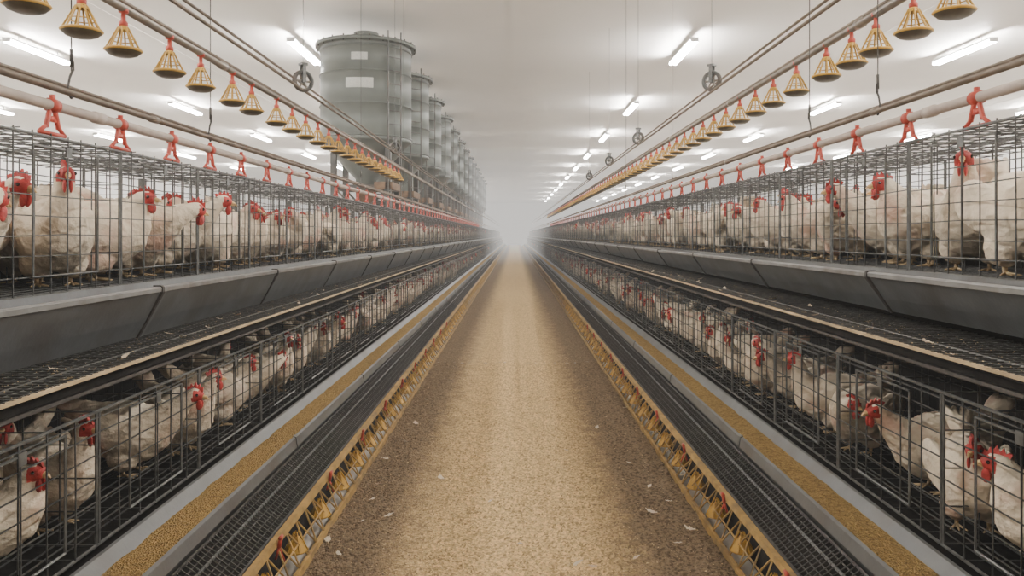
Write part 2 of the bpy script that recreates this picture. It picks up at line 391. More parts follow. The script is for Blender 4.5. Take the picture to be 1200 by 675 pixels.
for s in(-1,1):
    S=SIDE[s]
    for tier in('lower','upper'):
        if tier=='lower': fx=LF+S['lx']; z0=LCB; h=S['lc_top']-LCB; dep=LD
        else: fx=UF; z0=S['uc_b']; h=S['uc_t']-z0; dep=UD
        parts=cage_parts(dep,h,tier=='lower')
        allm=MB()
        for k in parts: allm.merge(parts[k])
        am=allm.mesh('hen_cage')
        pm={k:parts[k].mesh(k) for k in parts}
        lab='galvanized wire laying cage in the %s tier, hens inside'%tier
        grp='wire cages of the %s tier'%tier
        tmpl=None
        for i in range(NC):
            y=CY0+i*P
            if s==1: loc=(fx,y,z0); rz=0
            else: loc=(-fx,y+P,z0); rz=math.pi
            if i<9:
                if tmpl is None:
                    tmpl=obj('hen_cage',None,loc,rz,label=lab,cat='cage',group=grp); tmpl.empty_display_size=0.1
                    ch=[obj(k,pm[k],parent=tmpl) for k in pm]
                else: copytree(tmpl,ch,loc,rz)
            else:
                obj('hen_cage',am,loc,rz,label=lab,cat='cage',group=grp)
        fb=MB(); simple=MB(); simple.merge(parts['frame']); simple.merge(parts['front_grille'])
        for i in range(NC,NC+44):
            y=CY0+i*P
            mx=Matrix.Translation((fx,y,z0)) if s==1 else Matrix.Translation((-fx,y+P,z0))@Matrix.Rotation(math.pi,4,'Z')
            fb.merge(simple,mx)
        obj('far_cages',fb.mesh('far_cages'),label='distant wire laying cages of the %s tier fading into haze'%tier,cat='cages',kind='stuff')

# ------------------------------------------------------------------ long running elements
YA,YB=-0.5,101.0
for s in(-1,1):
    S=SIDE[s]; lx=S['lx']
    def X(x): return s*x
    g=MB()
    g.extrude_y([(s*(0.93+lx),0.0),(s*(0.955+lx),0.0),(s*(0.955+lx),0.03),(s*(0.935+lx),0.03)],YA,YB,'yrail')
    base=obj('floor_feeder_rail',g.mesh('floor_feeder_rail'),label='ochre yellow lattice feeder rail along the aisle edge',cat='feeder rail')
    t=MB(); t.extrude_y([(s*(1.018+lx),0.16),(s*(1.05+lx),0.168),(s*(1.05+lx),0.185),(s*(1.025+lx),0.183)],YA,YB,'yrail')
    obj('top_rail',t.mesh('top_rail'),parent=base)
    l=MB(); y=YA; st=0.072
    while y<YB-0.3:
        near=y<16
        a=(s*(0.945+lx),y,0.025); b=(s*(1.03+lx),y+st+(J(0.012) if near else 0),0.17); c=(s*(0.945+lx),y+2*st,0.025)
        l.tube(a,b,0.0046,'yrail',5 if near else 3); l.tube(b,c,0.0046,'yrail',5 if near else 3)
        y+=2*st
    l.tube((s*(0.985+lx),YA,0.09),(s*(0.985+lx),YB,0.09),0.0045,'yrail',5)
    lt_=obj('lattice',l.mesh('lattice'),parent=base,label='ochre zigzag plastic lattice',kind='stuff')
    cu=MB(); cu.revolve([(0.010,0.0),(0.02,-0.015),(0.05,-0.06),(0.055,-0.065),(0.05,-0.07),(0.02,-0.075)],(0,0,0),'yellow',16)
    for q in range(6):
        a_=q*math.pi/3; cu.tube((0.054*math.cos(a_),0.054*math.sin(a_),-0.065),(0.01*math.cos(a_),0.01*math.sin(a_),0.02),0.003,'yellow',5)
    cum=cu.mesh('feeder_cup',True)
    for i in range(30):
        o=obj('feeder_cup',cum,(s*(1.0+lx),2.2+i*0.44,0.12),parent=base)
    rc=MB(); rc.tube((0,0,0),(-s*0.008,0,0.045),0.009,'red',8,cap=True); rc.tube((-s*0.008,-0.016,0.045),(-s*0.008,0.016,0.045),0.008,'red',8,cap=True)
    rc.tube((0,0,0),(s*0.015,0,-0.05),0.006,'red',6,cap=True); rc.tube((0,0,0.0),(-s*0.02,0.03,-0.08),0.005,'red',6,cap=True)
    rcm=rc.mesh('clip',True)
    for i in range(10): obj('clip',rcm,(s*(1.012+lx),3.3+i*0.9-(0.35 if s==1 else 0),0.155),parent=base,label='red plastic clip')
    dk=MB(); dk.extrude_y([(s*(1.055+lx),-0.02),(s*(1.065+lx),-0.02),(s*(1.065+lx),0.17),(s*(1.055+lx),0.17)],YA,YB,'backing')
    dk.extrude_y([(s*(1.065+lx),0.145),(s*(1.5+lx),0.145),(s*(1.5+lx),0.155),(s*(1.065+lx),0.155)],YA,YB,'backing')
    obj('dropping_board',dk.mesh('dropping_board'),label='black rubber dropping board beneath the wire walkway mesh',cat='board')
    m=MB()
    for i in range(7):
        q=i/6; m.tube((s*(1.06+lx+0.15*q),YA,0.185+0.105*q),(s*(1.06+lx+0.15*q),YB,0.185+0.105*q),0.003 if i not in(0,4,6) else 0.007,'wire_dark' if i!=4 else 'frame',5)
    y=YA
    while y<YB:
        m.tube((s*(1.06+lx),y,0.190),(s*(1.21+lx),y+J(0.008),0.295),0.0028,'wire_dark',4); y+=0.033 if y<14 else 0.12
    obj('wire_mesh_deck',m.mesh('wire_mesh_deck'),label='dark wire mesh deck strip beside the lower feed trough',cat='wire mesh')
    pr=[(1.213,0.315),(1.222,0.365),(1.235,0.372),(1.24,0.362),(1.230,0.355),(1.26,0.285),(1.30,0.275),(1.42,0.275),(1.474,0.358),(1.487,0.361),(1.489,0.35),(1.43,0.262),(1.25,0.262)]
    pr=[(s*(x+lx),z) for x,z in pr]
    tb=MB(); tb.extrude_y(pr,YA,YB,'trough_low')
    tr=obj('feed_trough',tb.mesh('feed_trough'),label='long grey steel feed trough filled with feed under lower cages',cat='feed trough')
    j=MB(); 
    j.extrude_y([(s*(x+lx),z) for x,z in[(1.209,0.31),(1.218,0.37),(1.236,0.378),(1.236,0.374),(1.224,0.366),(1.214,0.312)]],-0.015,0.015,'frame')
    jm=j.mesh('joint_strap')
    for i in range(30): obj('joint_strap',jm,(0,2.4+i*1.9,0),parent=tr)
    fd=MB(); mi2=fd.mi('feed')
    n=800
    for jy in range(n+1):
        y=YA+0.02+(YB-YA-0.04)*(jy/n)**1.8
        for i in range(6):
            u=i/5; zz=0.312+0.008*math.sin(math.pi*u)+noise.noise(Vector((u*3+s*5,y*7,1)))*0.009
            fd.v.append(Vector((s*(1.246+lx+u*0.196),y,zz)))
    for jy in range(n):
        for i in range(5):
            q=jy*6+i; fd.f.append((q,q+1,q+7,q+6)); fd.m.append(mi2)
    obj('feed',fd.mesh('feed',True),label='golden brown feed mash filling the lower trough',cat='feed',kind='stuff')
    bl=MB(); bl.box((min(X(1.50+lx),X(2.62)),YA,0.29),(max(X(1.50+lx),X(2.62)),YB,0.31),'dark')
    bb=obj('manure_belt',bl.mesh('manure_belt'),label='dark manure belt under the lower wire cages',cat='belt')
    z=S['shelf']
    sh=MB(); sh.box((min(X(1.48),X(2.6)),YA,z-0.045),(max(X(1.48),X(2.6)),YB,z-0.02),'dark')
    so=obj('egg_shelf',sh.mesh('egg_shelf'),label='dark mesh egg collection shelf with beige front edge',cat='shelf')
    e=MB(); e.extrude_y([(s*1.455,z-0.006),(s*1.467,z-0.006),(s*1.467,z+0.006),(s*1.455,z+0.006)],YA,YB,'beige')
    obj('edge_strip',e.mesh('edge_strip'),parent=so,label='beige edge strip')
    g=MB()
    for i in range(9):
        x=1.475+0.05*i; g.tube((s*x,YA,z+0.004),(s*x,YB,z+0.004),0.003 if i!=2 else 0.007,'frame',5)
    y=YA
    while y<YB:
        g.tube((s*1.46,y,z+0.007),(s*1.9,y+J(0.008),z+0.007),0.003,'frame',4); y+=0.038 if y<12 else 0.12
    obj('wire_grid',g.mesh('wire_grid'),parent=so)
    g=MB(); g.tube((s*1.50,YA,z-0.06),(s*1.50,YB,z-0.06),0.012,'wire_dark',6)
    obj('under_rail',g.mesh('under_rail'),parent=so)
    rs=random.Random(5+s)
    for i in range(26):
        obj('feather',fms[i%3],(s*rs.uniform(1.48,1.68),2.3+i*0.25+rs.uniform(-.1,.1),z+0.008),rs.uniform(0,6.28),rs.uniform(0.4,0.9),label='small white loose feather caught on the egg shelf mesh',cat='feather',group='loose feathers on the egg shelf')
    db=MB()
    for i in range(700):
        x=rs.uniform(1.48,1.76); y=2.2+9*rs.random()**1.3; r=rs.uniform(0.0015,0.0032); k=rs.choice(['crumb_dark','crumb_dark','crumb','straw']); e_=rs.uniform(1,3) if k=='straw' else 1
        a=rs.uniform(0,3.14); ca,sa=math.cos(a)*r*e_,math.sin(a)*r*e_; b=len(db.v); kz=z+0.009; km=db.mi(k)
        db.v+=[Vector((s*x+ca,y+sa,kz)),Vector((s*x-sa/e_,y+ca/e_,kz)),Vector((s*x-ca,y-sa,kz)),Vector((s*x+sa/e_,y-ca/e_,kz)),Vector((s*x,y,kz+r))]
        db.f+=[(b,b+1,b+4),(b+1,b+2,b+4),(b+2,b+3,b+4),(b+3,b,b+4)]; db.m+=[km]*4
    obj('debris',db.mesh('debris'),label='crumbs, straw and dust scattered on the egg shelf',cat='debris',kind='stuff')
    c=MB(); c.box((min(X(2.62),X(2.635)),YA,0.0),(max(X(2.62),X(2.635)),YB,S['uc_b']+0.34),'backing')  # dark sheet added so the cage interiors look shaded
    obj('rear_dark_backing',c.mesh('rear_dark_backing'),label='added dark backing sheet behind the cage row',cat='backing')
    b0,t0=S['tr_b'],S['tr_t']; hh=t0-b0; zm=b0+0.35*hh
    pr=[(1.655,t0-0.02),(1.672,t0-0.012),(1.735,zm+0.004),(1.778,b0+0.008),(1.83,b0+0.008),(1.862,t0+0.004),(1.868,t0+0.004),(1.84,b0),(1.77,b0),(1.722,zm)]
    tb=MB(); tb.extrude_y([(s*x,zz) for x,zz in pr],YA,YB,'trough')
    tr=obj('feed_trough',tb.mesh('feed_trough'),label='long grey steel feed trough in front of upper cages',cat='feed trough')
    lpb=MB(); lpb.extrude_y([(s*x,zz) for x,zz in[(1.650,t0-0.022),(1.648,t0-0.004),(1.656,t0+0.002),(1.676,t0+0.002),(1.676,t0-0.006),(1.662,t0-0.008),(1.660,t0-0.022)]],YA,YB,'lip')
    obj('rolled_lip',lpb.mesh('rolled_lip'),parent=tr,label='bright worn rolled steel lip')
    j=MB(); j.extrude_y([(s*x,zz) for x,zz in[(1.642,t0-0.024),(1.645,t0+0.001),(1.655,t0+0.008),(1.69,t0+0.008),(1.69,t0+0.003),(1.66,t0),(1.73,zm),(1.775,b0),(1.765,b0-0.008),(1.716,zm-0.004)]],-0.009,0.009,'wire_dark')
    j.extrude_y([(s*x,zz) for x,zz in[(1.649,t0-0.023),(1.658,t0-0.018),(1.724,zm),(1.770,b0),(1.768,b0-0.004),(1.718,zm-0.001)]],0.012,0.045,'trough_low')
    jm=j.mesh('bracket')
    for i in range(33): obj('bracket',jm,(0,1.85+i*1.75,0),parent=tr,label='dark trough bracket')
    sd=MB(); sd.box((min(X(1.78),X(1.845)),YA+0.05,b0+0.04),(max(X(1.78),X(1.845)),YB-0.05,b0+0.06),'feed')
    obj('feed',sd.mesh('feed'),label='golden brown feed mash inside the upper trough',cat='feed',kind='stuff')
    f=MB()
    f.box((-0.02,-0.02,-0.03),(0.02,0.02,S['uc_t']),'frame')
    def arm(x0,x1,zz):
        a,b=sorted(((x0-2.665)*s,(x1-2.665)*s)); f.box((a,-0.012,zz-0.02),(b,0.012,zz),'frame')
    arm(1.54+lx,2.66,0.29); arm(1.50,2.66,z-0.045); arm(1.88,2.66,S['uc_b']-0.012)
    a,b=sorted(((1.56+lx-2.665)*s,(1.59+lx-2.665)*s)); f.box((a,-0.015,-0.03),(b,0.015,0.27),'frame')
    fm=f.mesh('cage_rack')
    for i in range(33):
        obj('cage_rack',fm,(s*2.665,CY0+0.9+i*1.8,0),label='grey steel upright rack carrying the cage tiers',cat='rack',group='cage racks')
    def line(x,zz,r,k,name,label,cat,n=12,coup=None):
        b=MB(); b.tube((s*x,-2,zz),(s*x,101,zz),r,k,n,cap=True); o=obj(name,b.mesh(name,True),label=label,cat=cat)
        if coup:
            c=MB(); c.tube((0,-0.04,0),(0,0.04,0),r*1.25,k,n,cap=True); cm=c.mesh('coupling',True)
            for i in range(18): obj('coupling',cm,(s*x,coup+i*3.0,zz),parent=o)
    ox=S['ox']; kk=S['k']
    line(1.95,S['wp'],0.022,'pipe_white','water_pipe','dusty off-white drinker water pipe above the cages','pipe',coup=3.6)
    line(2.02,S['br'],0.016,'pipe_brown','support_pipe','thin weathered brown support pipe above the water pipe','pipe',coup=4.3)
    line(2.10,S['br']+0.05,0.008,'pipe_brown','power_cable','thin dark cable running beside the support pipe','cable',8)
    line(ox,S['aug'],0.022*kk,'pipe_grey','auger_pipe','grey steel auger pipe carrying hanging pan feeders','pipe',coup=5.0)
    line(ox+0.05*kk,S['aug']+0.06*kk,0.012*kk,'pipe_brown','guide_rod','thin steel rod running beside the auger pipe','rod',8)
    line(ox,S['rods'][0],0.012*kk,'pipe_brown','guide_rod','thin steel rod running below the ceiling','rod',8)
    line(ox+0.07*kk,S['rods'][1],0.010*kk,'pipe_brown','guide_rod','thin steel rod running below the ceiling','rod',8)

# drinker hangers
dh=MB()
dh.tube((0,-0.024,0.0),(0,0.024,0.0),0.030,'red',12,cap=True)
for sg in(-1,1):
    dh.tube((0,sg*0.014,-0.01),(0,sg*0.045,-0.095),0.011,'red',8); 
    dh.tube((0,sg*0.045,-0.09),(0,sg*0.088,-0.118),0.009,'red',8,cap=True)
dh.tube((0,-0.092,-0.12),(0,0.092,-0.12),0.009,'red',8,cap=True)
dh.box((-0.005,-0.03,-0.07),(0.005,0.03,-0.045),'red')
dh.tube((0,0,0.02),(0,0,0.045),0.012,'red',8,cap=True)
dhm=dh.mesh('drinker_hanger',True)
for s in(-1,1):
    S=SIDE[s]
    ys=[2.65,3.24,3.8,4.37,4.92,5.48,6.05,6.64] 
    while ys[-1]<42: ys.append(ys[-1]+0.58)
    for y in ys:
        obj('drinker_hanger',dhm,(s*1.95,y,S['wp']),label='red plastic drinker hanger clipped on the water pipe',cat='hanger',group='red drinker hangers')

# hanging pan feeders
pn=MB(); pn.revolve([(0.0,0.004),(0.045,0.006),(0.066,0.014),(0.078,0.027),(0.083,0.034),(0.078,0.034),(0.06,0.022),(0.04,0.014),(0.0,0.012)],(0,0,0),'pan',24)
pnm=pn.mesh('pan',True)
gr=MB()
for i in range(10):
    t=2*math.pi*i/10; c,sn=math.cos(t),math.sin(t)
    gr.tube((0.080*c,0.080*sn,0.032),(0.022*c,0.022*sn,0.145),0.0046,'yellow',5)
gr.path([(0.055*math.cos(t*math.pi/8),0.055*math.sin(t*math.pi/8),0.083) for t in range(16)],0.003,'yellow',4,True)
gr.revolve([(0.082,0.028),(0.088,0.034),(0.083,0.042),(0.078,0.036),(0.082,0.028)],(0,0,0),'yellow',20)
gr.revolve([(0.03,0.13),(0.026,0.14),(0.018,0.155),(0.015,0.155)],(0,0,0),'yellow',12)
grm=gr.mesh('grille',True)
cp=MB(); cp.revolve([(0.0,0.148),(0.02,0.148),(0.021,0.17),(0.012,0.18),(0.010,0.215),(0.022,0.218),(0.024,0.235),(0.0,0.24)],(0,0,0),'red',12)
cpm=cp.mesh('cap',True)
for s in(-1,1):
    S=SIDE[s]; kk=S['k']
    if s==-1:
        ys=[2.55,2.99,3.37,3.73,4.23,4.65,5.17,5.55,6.13]
        while ys[-1]<12.2: ys.append(ys[-1]+0.43)
    else:
        ys=[2.6,2.96,3.32,3.66,4.04,4.33,4.68,5.18,5.64]
        while ys[-1]<44: ys.append(ys[-1]+0.42)
        ys=[y*kk for y in ys]
    t0=None
    for i,y in enumerate(ys):
        loc=(s*S['ox'],y,S['pan'])
        if t0 is None:
            t0=obj('pan_feeder',pnm,loc,scale=kk,label='hanging yellow cone pan feeder with brown pan and red cap',cat='pan feeder',group='hanging pan feeders')
            ch=[obj('grille',grm,parent=t0,label='yellow spoke grille'),obj('cap',cpm,parent=t0,label='red cap')]
        else: copytree(t0,ch,loc,0,kk)

# pulleys
pu=MB()
pu.revolve([(0.068,-0.016),(0.088,-0.018),(0.10,-0.010),(0.088,0.0),(0.10,0.010),(0.088,0.018),(0.068,0.016),(0.068,-0.016)],(0,0,0),'silo_dark',28,'x')
for i in range(6):
    t=math.pi*i/3; pu.tube((0,0,0),(0,0.07*math.cos(t),0.07*math.sin(t)),0.009,'pipe_grey',6)
pu.tube((-0.032,0,0),(0.032,0,0),0.02,'frame',12,cap=True)
pum=pu.mesh('pulley',True)
for s,ys in((-1,[6.9,12.2]),(1,[7.4*1.184,11.8*1.184,15.4*1.184,19.5*1.184])):
    for y in ys:
        zz=SIDE[s]['pul']; kk=SIDE[s]['k']; b2=MB(); b2.box((-0.036,-0.015,-0.015),(-0.028,0.015,0.16),'frame'); b2.box((0.028,-0.015,-0.015),(0.036,0.015,0.16),'frame'); b2.box((-0.036,-0.03,0.14),(0.036,0.03,0.16),'frame')
        b2.tube((0,0,0.16),(0,0,(CZ-zz)/kk),0.0025,'frame',6)
        o=obj('pulley_wheel',pum,(s*SIDE[s]['ox'],y,zz),math.radians(50*s),kk,label='dark spoked winch pulley wheel on the overhead cable',cat='pulley',group='overhead winch pulleys')
        obj('bracket',b2.mesh('bracket'),parent=o)

# suspension cables
for s,ys in((-1,[3.5,5.1,10.1,14.0]),(1,[4.27,5.26,9.85,13.9])):
    for y in ys:
        S=SIDE[s]; zb=S['br']
        b=MB(); b.tube((0,0,0.1),(0,0,CZ-zb),0.0032,'wire_dark',6)
        o=obj('suspension_cable',b.mesh('suspension_cable'),(s*2.02,y,zb),label='thin steel cable hanging from ceiling to the pipe',cat='cable',group='suspension cables')
        hk=MB(); pts=[(0,0,0.16),(0,0.014,0.14),(0,0.016,0.11),(0,0.0,0.09),(0,-0.012,0.07),(0,-0.024,0.03),(0,-0.024,-0.005),(0,0,-0.024),(0,0.024,-0.005),(0,0.024,0.02)]
        hk.path(pts,0.0055,'wire_dark',6); hk.tube((0,0,0.12),(0,0,0.2),0.008,'wire_dark',6,cap=True)
        obj('hook',hk.mesh('hook',True),parent=o)

# ------------------------------------------------------------------ silos
R=1.02; cz0,cz1=3.62,5.72
tk=MB(); prof=[(R-0.02,cz0)]
for zz in(cz0+0.02,cz0+0.72,cz0+1.42,cz1-0.14):
    prof+=[(R,zz),(R+0.022,zz+0.008),(R+0.022,zz+0.03),(R,zz+0.038)]
prof+=[(R,cz1-0.03),(R+0.11,cz1-0.02),(R+0.11,cz1+0.05),(R,cz1+0.06),(R-0.02,cz1+0.07)]
tk.revolve(prof,(0,0,0),'silo',64)
for i in range(24):
    a=2*math.pi*i/24; tk.tube(((R+0.08)*math.cos(a),(R+0.08)*math.sin(a),cz1-0.05),((R+0.08)*math.cos(a),(R+0.08)*math.sin(a),cz1+0.09),0.014,'silo_dark',6,cap=True)
tkm=tk.mesh('storage_silo',False)
for p in tkm.polygons: p.use_smooth = abs(p.normal.z)<0.3
ld=MB(); ld.revolve([(R-0.0,cz1+0.05),(0.5,cz1+0.22),(0.28,cz1+0.28),(0.28,cz1+0.36),(0,cz1+0.38)],(0,0,0),'silo',40)
for t in range(12):
    a=2*math.pi*t/12; ld.tube((0.95*math.cos(a),0.95*math.sin(a),cz1+0.08),(0.3*math.cos(a),0.3*math.sin(a),cz1+0.28),0.014,'silo',5)
ldm=ld.mesh('lid')
hp=MB(); hp.revolve([(R,cz0+0.02),(R+0.02,cz0-0.04),(R-0.04,cz0-0.06),(0.24,2.76),(0.22,2.62),(0.14,2.56),(0.14,2.3),(0,2.3)],(0,0,0),'silo',40)
hpm=hp.mesh('hopper',True)
ot=MB(); ot.box((-0.2,-0.2,2.22),(0.2,0.2,2.5),'rust'); ot.tube((0,0,2.3),(0.55,-0.1,2.15),0.07,'silo_dark',12,cap=True); ot.tube((0.55,-0.1,2.15),(0.55,-0.1,2.45),0.1,'silo_dark',14,cap=True)
otm=ot.mesh('outlet',False)
lg=MB(); lg.box((-0.06,-0.06,-0.03),(0.06,0.06,3.62),'silo_dark'); lg.box((-0.1,-0.1,-0.03),(0.1,0.1,0.0),'silo_dark')
lgm=lg.mesh('leg')
br=MB()
for zz in(2.55,1.3):
    for sg in(-1,1):
        br.box((-0.6,sg*0.6-0.04,zz-0.05),(0.6,sg*0.6+0.04,zz+0.05),'silo_dark'); br.box((sg*0.6-0.04,-0.6,zz-0.05),(sg*0.6+0.04,0.6,zz+0.05),'silo_dark')
for sg in(-1,1):
    br.tube((-0.6,sg*0.6,1.3),(0.6,sg*0.6,2.55),0.025,'silo_dark',6); br.tube((0.6,sg*0.6,1.3),(-0.6,sg*0.6,2.55),0.025,'silo_dark',6)
br.box((0.3,-0.66,2.5),(0.7,0.66,2.66),'rust')
brm=br.mesh('brace_frame')
lp=MB()
def plate(w,h,zc,ang):
    n=6; mi=lp.mi('plate'); b=len(lp.v)
    for i in range(n+1):
        a=ang+(i/n-0.5)*w/R
        for zz in(zc-h/2,zc+h/2):
            lp.v.append(Vector(((R+0.03)*math.cos(a),(R+0.03)*math.sin(a),zz)))
    for i in range(n): lp.f.append((b+2*i,b+2*i+2,b+2*i+3,b+2*i+1)); lp.m.append(mi)
plate(0.58,0.22,cz0+1.15,-math.pi/2+0.05)
lpm=lp.mesh('label_plate')
lp=MB(); plate(0.34,0.16,cz0+1.72,-math.pi/2+0.05); lpm2=lp.mesh('label_plate')
lad=MB()
for a in(-0.35,-0.05):
    lad.tube(((R+0.1)*math.cos(a-0.6),(R+0.1)*math.sin(a-0.6),2.3),((R+0.1)*math.cos(a-0.6),(R+0.1)*math.sin(a-0.6),cz1+0.2),0.015,'silo_dark',6)
for i in range(12):
    zz=2.45+i*0.29
    lad.tube(((R+0.1)*math.cos(-0.95),(R+0.1)*math.sin(-0.95),zz),((R+0.1)*math.cos(-0.65),(R+0.1)*math.sin(-0.65),zz),0.011,'silo_dark',5)
ladm=lad.mesh('ladder')
t0=None
for i in range(14):
    loc=(-3.38,17.5+i*3.6,0)
    if t0 is None:
        t0=obj('storage_silo',tkm,loc,label='tall grey-green steel feed silo with conical hopper on legs',cat='silo',group='row of feed silos')
        ch=[obj('lid',ldm,parent=t0),obj('hopper',hpm,parent=t0,label='conical hopper bottom'),obj('outlet',otm,parent=t0,label='rusty outlet box'),obj('brace_frame',brm,parent=t0),obj('label_plate',lpm,parent=t0,label='pale label plate'),obj('label_plate',lpm2,parent=t0,label='small pale label plate'),obj('ladder',ladm,parent=t0)]
        for sx in(-0.6,0.6):
            for sy in(-0.6,0.6): ch.append(obj('leg',lgm,(sx,sy,0),parent=t0))
    else: copytree(t0,ch,loc)

# ------------------------------------------------------------------ hens
DZ=-0.05
BODY=[((-0.225,0,0.335),0.012,0.03),((-0.19,0,0.303),0.034,0.054),((-0.14,0,0.262),0.070,0.086),((-0.075,0,0.232),0.098,0.110),((0,0,0.218),0.112,0.122),((0.06,0,0.220),0.106,0.117),((0.106,0,0.240),0.083,0.095)]
NECKS=[
 [((0.138,0,0.283),0.060,0.060),((0.150,0,0.328),0.042,0.044),((0.158,0,0.368),0.031,0.034),((0.170,0,0.398),0.029,0.031),((0.192,0,0.407),0.025,0.026),((0.212,0,0.402),0.014,0.015)],
 [((0.15,0,0.268),0.060,0.062),((0.19,0,0.303),0.044,0.045),((0.222,0,0.336),0.031,0.033),((0.245,0,0.356),0.029,0.031),((0.268,0,0.358),0.025,0.026),((0.288,0,0.350),0.014,0.015)],
 [((0.15,0,0.24),0.062,0.062),((0.195,0,0.243),0.045,0.044),((0.232,0,0.227),0.032,0.033),((0.258,0,0.205),0.029,0.030),((0.275,0,0.187),0.024,0.025),((0.288,0,0.170),0.014,0.015)],
 [((0.138,0.006,0.283),0.060,0.060),((0.148,0.018,0.325),0.042,0.044),((0.155,0.03,0.362),0.032,0.034),((0.160,0.045,0.388),0.029,0.031),((0.168,0.066,0.395),0.025,0.026),((0.175,0.085,0.389),0.014,0.015)],
 [((0.125,0,0.27),0.070,0.070),((0.135,0,0.302),0.055,0.055),((0.145,-0.01,0.330),0.039,0.041),((0.158,-0.018,0.350),0.031,0.033),((0.18,-0.03,0.355),0.025,0.026),((0.198,-0.04,0.349),0.014,0.015)],
 [((0.14,-0.01,0.272),0.062,0.062),((0.165,-0.04,0.306),0.045,0.047),((0.172,-0.072,0.330),0.033,0.035),((0.168,-0.10,0.344),0.030,0.031),((0.158,-0.123,0.343),0.025,0.026),((0.148,-0.142,0.334),0.014,0.015)],
 [((0.145,0.01,0.255),0.066,0.066),((0.18,0.025,0.278),0.048,0.048),((0.208,0.045,0.296),0.034,0.036),((0.222,0.068,0.306),0.030,0.031),((0.232,0.092,0.304),0.025,0.026),((0.238,0.112,0.296),0.014,0.015)],
]
def dz(l): return [((a[0],a[1],a[2]+DZ),b,c) for a,b,c in l]
BODY=dz(BODY); NECKS=[dz(n) for n in NECKS]
def remesh(mb,vox,it):
    me=mb.mesh('tmp'); o=bpy.data.objects.new('tmp',me); COL.objects.link(o)
    md=o.modifiers.new('r','REMESH'); md.mode='VOXEL'; md.voxel_size=vox
    sm=o.modifiers.new('s','SMOOTH'); sm.iterations=it; sm.factor=0.5
    dg=bpy.context.evaluated_depsgraph_get()
    r=bpy.data.meshes.new_from_object(o.evaluated_get(dg)); bpy.data.objects.remove(o); return r
HEN=[]
for vi,nk in enumerate(NECKS):
    def raw():
        b=MB(); b.loft(BODY+nk,'feather',18)
        for sg in(-1,1):
            rt=Matrix.Rotation(math.radians(12),3,'Y')@Matrix.Rotation(math.radians(-8*sg),3,'Z')
            b.ell((-0.035,sg*0.106,0.245+DZ),(0.138,0.026,0.070),'feather',rt)
            for q_ in range(3):
                b.ell((-0.11-0.02*q_,sg*0.100,0.225+0.02*q_+DZ),(0.080,0.014,0.013),'feather',Matrix.Rotation(math.radians(16+4*q_),3,'Y')@Matrix.Rotation(math.radians(14*sg),3,'Z'))
            b.ell((-0.145,sg*0.064,0.270+DZ),(0.088,0.018,0.036),'feather',Matrix.Rotation(math.radians(22),3,'Y')@Matrix.Rotation(math.radians(16*sg),3,'Z'))
            b.ell((0.0,sg*0.052,0.13+DZ),(0.062,0.046,0.055),'feather')
            b.tube((0,sg*0.048,0.12+DZ),(0.0,sg*0.048,0.085+DZ),0.028,'feather',10,0.014,True)
        for a in(-14,-5,5,14):
            rt=Matrix.Rotation(math.radians(a*1.3),3,'Z')@Matrix.Rotation(math.radians(40),3,'Y')
            b.ell((-0.235,-a*0.0016,0.345+DZ),(0.085,0.011,0.030),'feather',rt)
        b.ell(((nk[3][0][0]*0.7+nk[4][0][0]*0.3),(nk[3][0][1]*0.7+nk[4][0][1]*0.3),nk[3][0][2]+0.003),(0.032,0.028,0.028),'feather')
        return b
    fw=(Vector(nk[5][0])-Vector(nk[3][0])); 
    yaw=Vector((fw.x,fw.y,0)).normalized(); fwd=(yaw+Vector((0,0,fw.z/ max(0.001,Vector((fw.x,fw.y)).length)*0.7))).normalized()
    sd=Vector((0,0,1)).cross(fwd).normalized(); up=fwd.cross(sd)
    hc=Vector(nk[3][0])*0.5+Vector(nk[4][0])*0.5
    MX=Matrix((( fwd.x,sd.x,up.x,hc.x),(fwd.y,sd.y,up.y,hc.y),(fwd.z,sd.z,up.z,hc.z),(0,0,0,1)))
    MI=MX.inverted()
    body=remesh(raw(),0.0060,2); low=remesh(raw(),0.016,1)
    nrm=[v.normal.copy() for v in body.vertices]
    for v,nn in zip(body.vertices,nrm):
        dd=(MI@v.co).length
        if dd<0.05: continue
        c=v.co; amp=min(1,(dd-0.05)/0.06)
        w_=noise.noise(Vector((c.x*9,c.y*9,c.z*9+vi)))
        saw=((c.x*26+w_*2.0+noise.noise(Vector((c.y*40,c.z*40,vi)))*0.9)%1.0)
        q=noise.noise(Vector((c.x*30+vi*7,c.y*55,c.z*55)))
        v.co=c+nn*(amp*(0.0028*(1-saw)+0.0024*q))
    for me in(body,low):
        me.materials.clear(); me.materials.append(M['feather']); me.materials.append(M['skin'])
        for p in me.polygons:
            p.use_smooth=True
            q=MI@p.center
            p.material_index=1 if (q.x>-0.004 and q.x<0.06 and abs(q.z)<0.022 and q.length<0.05) or (q.x>0.014 and q.length<0.05) else 0
    def T(b,name,sm=True):
        for i,v in enumerate(b.v): b.v[i]=MX@v
        return b.mesh(name,sm)
    cm=MB(); pr=[(-0.035,0.012),(-0.046,0.034),(-0.036,0.040),(-0.028,0.034),(-0.022,0.054),(-0.012,0.040),(-0.004,0.062),(0.006,0.042),(0.013,0.056),(0.021,0.036),(0.029,0.042),(0.033,0.022),(0.032,0.010),(0.0,0.018)]
    pr=[(x*0.92,0.012+(zz-0.012)*0.78) for x,zz in pr]
    k=cm.mi('skin'); n=len(pr)
    for y in(-0.004,0.004):
        for x,zz in pr: cm.v.append(Vector((x,y+0.3*(zz-0.02)*(1 if vi%2 else -1),zz)))
    cm.f.append(tuple(range(n-1,-1,-1)));cm.f.append(tuple(range(n,2*n)));cm.m+=[k,k]
    for i in range(n):
        q=(i+1)%n; cm.f.append((i,q,n+q,n+i)); cm.m.append(k)
    comb=T(cm,'comb',False)
    w=[]
